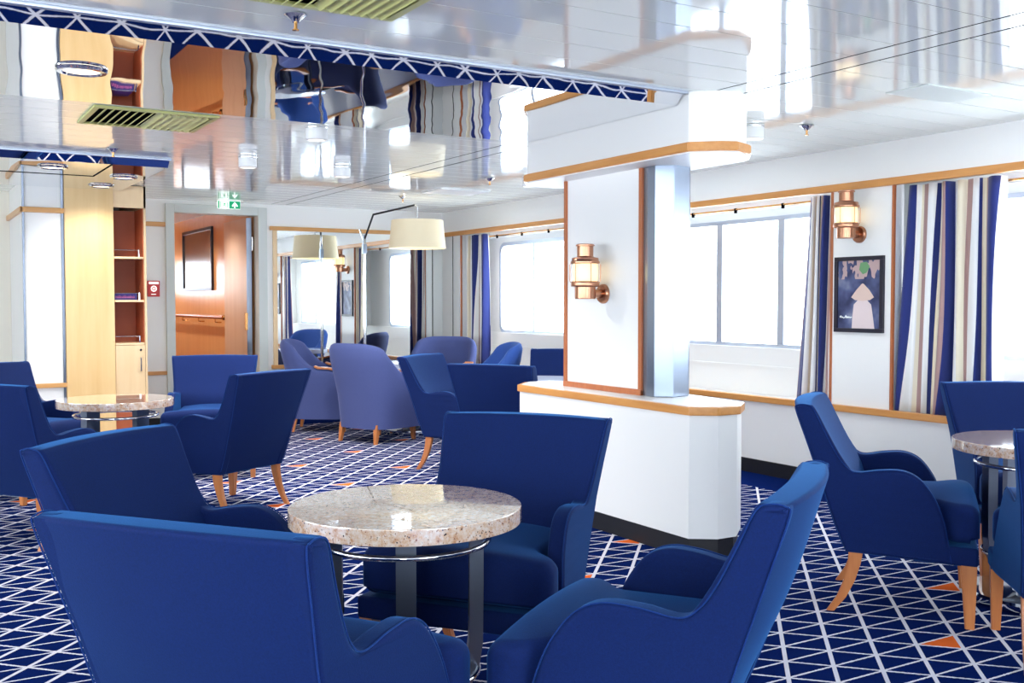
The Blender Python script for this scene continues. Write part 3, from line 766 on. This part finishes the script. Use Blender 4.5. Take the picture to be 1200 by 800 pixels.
# board game box on the middle shelf
M['box_purple'] = mat('box_purple', srgb(46, 28, 112), .4); M['box_pink'] = mat('box_pink', srgb(214, 110, 170), .4)
gb = thing('game_box', 'purple box with pink lettering lying on the middle shelf of the cabinet', 'box', (1.665, 9.462, 1.2635))
obj('box_body', BX(0, .185, 0, .25, 0, .052, bev=.001), 'box_purple', gb)
bm = bmesh.new(); x = .008
for i in range(11):
    wv = .009 if i % 3 else .012; h = .018+.006*((i*7) % 3)/2
    tube([(x, -.001, .016), (x, -.001, .016+h), (x+wv*.8, -.001, .016+h*.6), (x+wv*.8, -.001, .018)], .0028, 5, bm=bm); x += wv+.0045
obj('lettering', bm, 'box_pink', gb)

# fire call point
fc = thing('fire_call_point', 'red fire alarm call point on the white wall beside the cabinet', 'fire alarm', (2.215, YF, 1.375))
obj('housing', BX(-.058, .058, -.03, 0, -.078, .078, bev=.005), 'red', fc)
obj('label_strip', box(BX(-.045, .045, -.0315, -.029, .045, .066), -.025, .02, -.0315, -.029, -.058, -.052), 'sign_white', fc, smooth=False)
rg = obj('push_ring', tube(circle(.024, 0, 24), .005, 8, True), 'sign_white', fc); rg.rotation_euler = (PI/2, 0, 0); rg.location = (0, -.031, .0)
bt = obj('button', lathe([(0, 0), (.010, 0), (.010, .004), (0, .004)], 16), 'sign_white', fc); bt.rotation_euler = (PI/2, 0, 0); bt.location = (0, -.029, 0)

# exit sign ---------------------------------------------------
es = thing('exit_sign', 'green emergency exit sign with running figure and up arrow above the doorway', 'sign', (2.905, YF-.25, 2.215))
obj('sign_body', BX(-.116, .110, 0, .02, -.046, .034, bev=.002), 'sign_white', es)
obj('green_field', BX(-.004, .107, -.002, 0, -.044, .030), 'green', es, smooth=False)
obj('green_edge', BX(-.114, -.100, -.002, 0, -.044, .030), 'green', es, smooth=False)
def flatxz(pts, y, bm):
    bm.faces.new([bm.verts.new((a_, y, b_)) for a_, b_ in pts])
bm = bmesh.new()
flatxz([(.045, -.038), (.058, -.038), (.058, -.012), (.076, -.026), (.082, -.014), (.052, .022), (.022, -.014), (.028, -.026), (.045, -.012)], -.003, bm)
obj('arrow', bm, 'sign_white', es, smooth=False)
bm = bmesh.new()
box(bm, -.092, -.086, -.0028, 0, -.038, .024); box(bm, -.092, -.055, -.0028, 0, .018, .024); box(bm, -.022, -.014, -.0028, 0, -.038, .018)
tube([(-.048, -.002, .008), (-.052, -.002, -.010)], .005, 6, bm=bm)
tube([(-.052, -.002, -.010), (-.040, -.002, -.022), (-.044, -.002, -.036)], .0035, 6, bm=bm)
tube([(-.052, -.002, -.010), (-.064, -.002, -.020), (-.074, -.002, -.020)], .0035, 6, bm=bm)
tube([(-.064, -.002, .000), (-.050, -.002, .006), (-.038, -.002, -.002)], .003, 6, bm=bm)
lathe([(0, -.0055), (.0055, 0), (0, .0055)], 10, bm=bm, cx=-.045, cy=-.002, cz=.016)
obj('running_figure', bm, 'green', es)
obj('mount', BX(-.05, .14, 0, .03, .034, CEIL-2.215-.0005, bev=.002), 'white_paint', es)

# ------------------------------------------------------------------ floor lamp
LX, LY = 4.40, 9.13
fl = thing('arc_floor_lamp', 'chrome floor lamp with bent black arm and cream drum shade in front of the mirror', 'lamp', (0, 0, 0))
obj('base', lathe([(0, 0), (.15, 0), (.155, .006), (.155, .02), (.14, .028), (0, .03)], 40, cx=4.18, cy=9.92), 'chrome', fl)
obj('pole', tube([(4.18, 9.92, .03), (4.18, 9.92, 1.0), (4.18, 9.92, 1.92)], .016, 14), 'chrome', fl)
obj('clamp', box(BX(4.158, 4.202, 9.90, 9.94, 1.74, 1.84, bev=.006), 4.166, 4.194, 9.905, 9.935, 1.84, 1.93, bev=.004), 'satin_steel', fl)
obj('brace', tube([(4.18, 9.92, 1.86), (4.155, 9.98, 1.99)], .008, 8), 'chrome', fl)
obj('arm', tube([(4.18, 9.92, 1.88), (4.22, 9.78, 2.13), (LX-.01, LY+.03, 2.185)], .010, 10), 'black', fl)
obj('drop_rod', tube([(LX-.01, LY+.03, 2.185), (LX, LY, 2.17), (LX, LY, 2.04)], .006, 8), 'chrome', fl)
obj('lamp_shade', lathe([(.250, 2.035), (.262, 1.90), (.278, 1.765), (.274, 1.765), (.258, 1.90), (.246, 2.033), (.250, 2.035)], 56, cx=LX, cy=LY), 'shade', fl)
obj('shade_spider', box(BX(LX-.25, LX+.25, LY-.004, LY+.004, 2.020, 2.028), LX-.004, LX+.004, LY-.25, LY+.25, 2.020, 2.028), 'chrome', fl, smooth=False)

# ------------------------------------------------------------------ curtains
def curtain(label, y0, y1, u0, waves, x=XW+.055, amp=.042, reps=3., spread=0., seed=0, flare=0.):
    bm = bmesh.new(); n = int(waves*16); rows = 16; uvl = bm.loops.layers.uv.new('UVMap'); V = []
    for j in range(rows+1):
        f = j/rows; z = lerp(.548, 1.968, f); row = []
        for i in range(n+1):
            s = i/n; yy = lerp(y0, y1, s); yy += spread*(1-f)*(s-.5)+flare*(1-f)*(1-s)
            ph_ = s*waves*2*PI+.5*math.sin(s*9+seed)+.35*math.sin(f*2.4+seed+s*4)
            A_ = amp*(.75+.35*math.sin(s*13+seed*2))*(.8+.4*(1-f))
            row.append(bm.verts.new((x+A_*math.cos(ph_), yy+.012*math.sin(ph_*1.0+1)+.010*math.sin(f*3+s*6+seed), z)))
        V.append(row)
    for j in range(rows):
        for i in range(n):
            fc_ = bm.faces.new((V[j][i], V[j][i+1], V[j+1][i+1], V[j+1][i]))
            for lp, (ii, jj) in zip(fc_.loops, ((i, j), (i+1, j), (i+1, j+1), (i, j+1))): lp[uvl].uv = (u0+reps*(ii/n+.022*math.sin(jj/rows*2.6+ii/n*19+seed)), jj/rows)
    o = obj('striped_curtain', bm, 'curtain', angle=180)
    md = o.modifiers.new('thickness', 'SOLIDIFY'); md.thickness = .003
    return tag(o, label, 'curtain', 'striped window curtains')
curtain('wide striped curtain of navy, cream and taupe beside the right edge', 4.31, 3.64, .0, 6, reps=2.3, spread=.0, seed=1., flare=.06)
curtain('narrow gathered striped curtain to the left of the framed figure picture', 5.10, 4.87, .96, 4, amp=.035, reps=1.8, flare=.10, spread=.0, seed=2.3)
curtain('gathered striped curtain left of the far rounded window', 10.07, 9.62, .05, 5, reps=2.2, seed=4.)
curtain('striped curtain on the near side of the far rounded window beside the pillar', 8.10, 7.93, .72, 3, reps=.9, spread=.05, seed=5.)
curtain('striped curtain behind the pillar, seen in the far mirror', 7.42, 7.12, .2, 4, reps=1.6, seed=6.)
def track(label, y0, y1):
    t = thing('curtain_track', label, 'curtain rail', (XW+.12, 0, 0), 0, 'curtain tracks')
    obj('rod', tube([(0, y0, 1.945), (0, y1, 1.945)], .008, 8), 'brass', t)
    n = max(2, int((y1-y0)/.45))
    for i in range(n+1):
        y = lerp(y0+.06, y1-.06, i/n)
        obj('hook', BX(-.008, .008, y-.010, y+.010, 1.918, 1.956, bev=.003), 'dark', t)
    obj('valance_board', BX(.03, .05, y0, y1, 1.93, 1.99), 'white_paint', t, smooth=False)
    return t
track('curtain rod with dark hooks over the window right of the pillar', 4.87, 7.42)
track('curtain rod with dark hooks over the far rounded window', 7.95, 10.07)
track('curtain rod with dark hooks at the right edge', 1.8, 4.33)

# ------------------------------------------------------------------ ceiling fittings
def surface_light(label, x, y):
    t = thing('surface_downlight', label, 'ceiling light', (x, y, CEIL), 0, 'white surface downlights')
    obj('can', lathe([(0, -.001), (.062, -.001), (.062, -.075), (.056, -.080), (.050, -.080), (.048, -.06), (0, -.06)], 36), 'white_paint', t)
    obj('chrome_band', lathe([(.0625, -.006), (.064, -.006), (.064, -.014), (.0625, -.014)], 36), 'chrome', t)
    obj('lens', lathe([(0, -.0605), (.046, -.0605), (.046, -.064), (0, -.064)], 28), 'glow_ring', t)
surface_light('white cylinder ceiling light hanging just behind the long mirror panel', 2.12, 5.72)
surface_light('small white ceiling light before the doorway', 2.14, 7.13)
surface_light('white cylinder ceiling light right of the bulkhead', 4.24, 4.40)
surface_light('white ceiling light half hidden behind the bulkhead trim', 4.44, 7.13)
surface_light('small white ceiling light above the tub chairs', 2.9, 7.3)
def ring_light(label, x, y):
    t = thing('recessed_downlight', label, 'ceiling light', (x, y, MIR), 0, 'chrome ring downlights set in the ceiling mirrors')
    obj('rim', lathe([(.075, -.002), (.10, -.001), (.102, -.006), (.095, -.014), (.078, -.016), (.072, -.008)], 48), 'chrome', t)
    obj('lens', lathe([(0, -.003), (.076, -.003), (.076, -.008), (0, -.008)], 36), 'glow_ring', t)
ring_light('round downlight with chrome rim in the long mirror panel', .69, 4.58)
ring_light('leftmost ring downlight in the far mirror panel', 1.0, 7.96)
ring_light('ring downlight in the far mirror panel, upper of the two before the dark niches', 1.545, 8.34)
ring_light('ring downlight in the far mirror panel nearest the cabinet', 1.50, 9.05)
def sprinkler(label, x, y, z=CEIL, s=1.):
    t = thing('sprinkler_head', label, 'sprinkler', (x, y, z), 0, 'ceiling sprinkler heads')
    obj('rose', lathe([(0, -.001), (.036*s, -.001), (.040*s, -.005), (.030*s, -.010), (.018*s, -.022), (.012*s, -.030), (0, -.030)], 32), 'chrome', t)
    obj('nozzle', lathe([(0, -.028), (.006*s, -.030), (.006*s, -.052), (.012*s, -.055), (.012*s, -.058), (0, -.060)], 16), 'brass', t)
sprinkler('chrome sprinkler head on the near glossy ceiling beside the vent', 1.234, 3.53)
sprinkler('chrome sprinkler head above the far end of the long mirror', 1.27, 7.2)
sprinkler('small sprinkler head on the ceiling right of the bulkhead', 4.50, 4.24)
sprinkler('small sprinkler head above the cream lamp shade', 4.21, 9.05)
sprinkler('small sprinkler head left of the bulkhead trim', 4.20, 7.36)
sprinkler('sprinkler head on the corridor ceiling inside the doorway', 2.75, 12.0, 2.285)
def vent(label, x0, x1, y0, y1):
    cx, cy = (x0+x1)/2, (y0+y1)/2
    t = thing('ceiling_vent', label, 'air vent', (cx, cy, CEIL), 0, 'olive ceiling vents')
    hx, hy = (x1-x0)/2, (y1-y0)/2; bm = bmesh.new(); w_ = .03
    box(bm, -hx, hx, -hy, -hy+w_, -.014, -.001, bev=.003); box(bm, -hx, hx, hy-w_, hy, -.014, -.001, bev=.003)
    box(bm, -hx, -hx+w_, -hy+w_, hy-w_, -.014, -.001, bev=.003); box(bm, hx-w_, hx, -hy+w_, hy-w_, -.014, -.001, bev=.003)
    obj('frame', bm, 'vent', t)
    obj('backing', BX(-hx+w_, hx-w_, -hy+w_, hy-w_, -.003, -.001), 'dark', t, smooth=False)
    n = 14
    for i in range(n):
        x = lerp(-hx+w_+.015, hx-w_-.015, (i+.5)/n); s_ = -1 if i < n/2 else 1
        bm = bmesh.new()
        vs = [bm.verts.new((x+a_*s_, b_, c_)) for a_, b_, c_ in ((-.014, -hy+w_, -.004), (.012, -hy+w_, -.022), (.012, hy-w_, -.022), (-.014, hy-w_, -.004), (-.012, -hy+w_, -.002), (.014, -hy+w_, -.020), (.014, hy-w_, -.020), (-.012, hy-w_, -.002))]
        for q in ((0, 1, 2, 3), (4, 7, 6, 5), (0, 4, 5, 1), (1, 5, 6, 2), (2, 6, 7, 3), (3, 7, 4, 0)): bm.faces.new([vs[z_] for z_ in q])
        bmesh.ops.recalc_face_normals(bm, faces=bm.faces[:])
        obj('louvre', bm, 'vent', t, smooth=False)
vent('olive louvred ceiling vent between the two mirror panels', .91, 1.55, 5.66, 6.23)
vent('olive louvred ceiling vent cut off by the top edge', .93, 1.545, 2.86, 3.41)
tag(obj('ceiling_access_hatch', BX(4.13, 4.60, 3.15, 3.39, CEIL-.006, CEIL-.0005, bev=.001), 'frame_grey'), 'flat grey square access hatch in the white ceiling near the window wall', 'hatch')
tag(obj('ceiling_access_hatch', BX(4.20, 4.70, 8.22, 8.62, CEIL-.012, CEIL-.0005, bev=.002), 'white_paint'), 'thin white ceiling hatch panel above the far window', 'hatch')

# ------------------------------------------------------------------ light
w = bpy.data.worlds.new('World'); bpy.context.scene.world = w; w.use_nodes = True
nt = w.node_tree; bg = nt.nodes['Background']
tc = nt.nodes.new('ShaderNodeTexCoord'); sp = nt.nodes.new('ShaderNodeSeparateXYZ'); nt.links.new(tc.outputs['Generated'], sp.inputs[0])
rp = nt.nodes.new('ShaderNodeValToRGB'); nt.links.new(sp.outputs[2], rp.inputs[0])
rp.color_ramp.elements[0].position = .0; rp.color_ramp.elements[0].color = (.80, .88, .96, 1)
rp.color_ramp.elements[1].position = .35; rp.color_ramp.elements[1].color = (.90, .96, 1, 1)
nt.links.new(rp.outputs[0], bg.inputs[0]); bg.inputs[1].default_value = 5.0
def area(name, loc, rot, sx, sy, power, col=(1, 1, 1), portal=False):
    l = bpy.data.lights.new(name, 'AREA'); l.shape = 'RECTANGLE'; l.size = sx; l.size_y = sy; l.energy = power; l.color = col
    o = bpy.data.objects.new(name, l); C.objects.link(o); o.location = loc; o.rotation_euler = rot
    if portal: l.cycles.is_portal = True
    return o
for y, ln in ((2.86, 2.0), (5.94, 2.0), (9.08, 1.38)): area('window_portal', (5.80, y, 1.39), (0, PI/2, 0), .98, ln, 1, portal=True)
for y, ln in ((-.5, 2.8), (3.15, 2.9), (6.85, 2.9)): area('window_portal', (-4.35, y, 1.4), (0, -PI/2, 0), 1.2, ln, 1, portal=True)  # portals at the added openings of the left wall
for x, ln in ((-2.4, 2.4), (1.6, 2.0), (4.7, 1.0)): area('window_portal', (x, -2.85, 1.25), (PI/2, 0, 0), ln, 1.5, 1, portal=True)  # portals at the added openings of the back wall
def point(name, loc, power, col=(1, .82, .58), r=.03):
    l = bpy.data.lights.new(name, 'POINT'); l.energy = power; l.color = col; l.shadow_soft_size = r
    o = bpy.data.objects.new(name, l); C.objects.link(o); o.location = loc; return o
point('lantern_light', (3.332, 4.765, 1.41), 2.6, (1, .74, .42)); point('lantern_light', (XW-.13, 4.62, 1.80), 2.6, (1, .74, .42)); point('lantern_light', (XW-.13, 7.70, 1.80), 3)
point('lamp_light', (LX, LY, 1.92), 1.5, (1, .9, .7), .06)
def spot(name, loc, power, col=(1, .9, .75), ang=100):
    l = bpy.data.lights.new(name, 'SPOT'); l.energy = power; l.color = col; l.spot_size = math.radians(ang); l.spot_blend = .8; l.shadow_soft_size = .05
    o = bpy.data.objects.new(name, l); C.objects.link(o); o.location = loc; return o
for x, y in ((2.12, 5.72), (2.14, 7.13), (4.24, 4.40), (4.44, 7.13), (2.9, 7.3)): spot('downlight', (x, y, CEIL-.09), 45 if y > 5 and x < 4 else 8, (1, .97, .92), 150)
for x, y in ((.69, 4.58), (1.0, 7.96), (1.545, 8.34), (1.5, 9.05)): spot('downlight', (x, y, MIR-.03), 14, (1, .95, .88), 150)
spot('corridor_downlight', (2.7, 12.4, 2.27), 30, (1, .92, .82), 130); spot('corridor_downlight', (2.7, 11.2, 2.27), 28, (1, .92, .82), 130); spot('corridor_downlight', (2.7, 14.0, 2.27), 30, (1, .92, .82), 130)

# ------------------------------------------------------------------ camera
cam = bpy.data.cameras.new('camera'); co_ = bpy.data.objects.new('camera', cam); C.objects.link(co_)
cam.sensor_width = 36; cam.lens = 1214.5/1200*36; cam.clip_start = .05
co_.location = (0, 0, 1.25); co_.rotation_euler = (PI/2-.0386, 0, -.5399)
sc = bpy.context.scene; sc.camera = co_
sc.view_settings.view_transform = 'Standard'; sc.view_settings.look = 'None'; sc.view_settings.gamma = 1; sc.view_settings.use_curve_mapping = False
sc.view_settings.exposure = 1.36
sc.cycles.max_bounces = 10; sc.cycles.diffuse_bounces = 5; sc.cycles.glossy_bounces = 6; sc.cycles.transparent_max_bounces = 8
sc.cycles.sample_clamp_indirect = 8; sc.cycles.caustics_reflective = False; sc.cycles.caustics_refractive = False
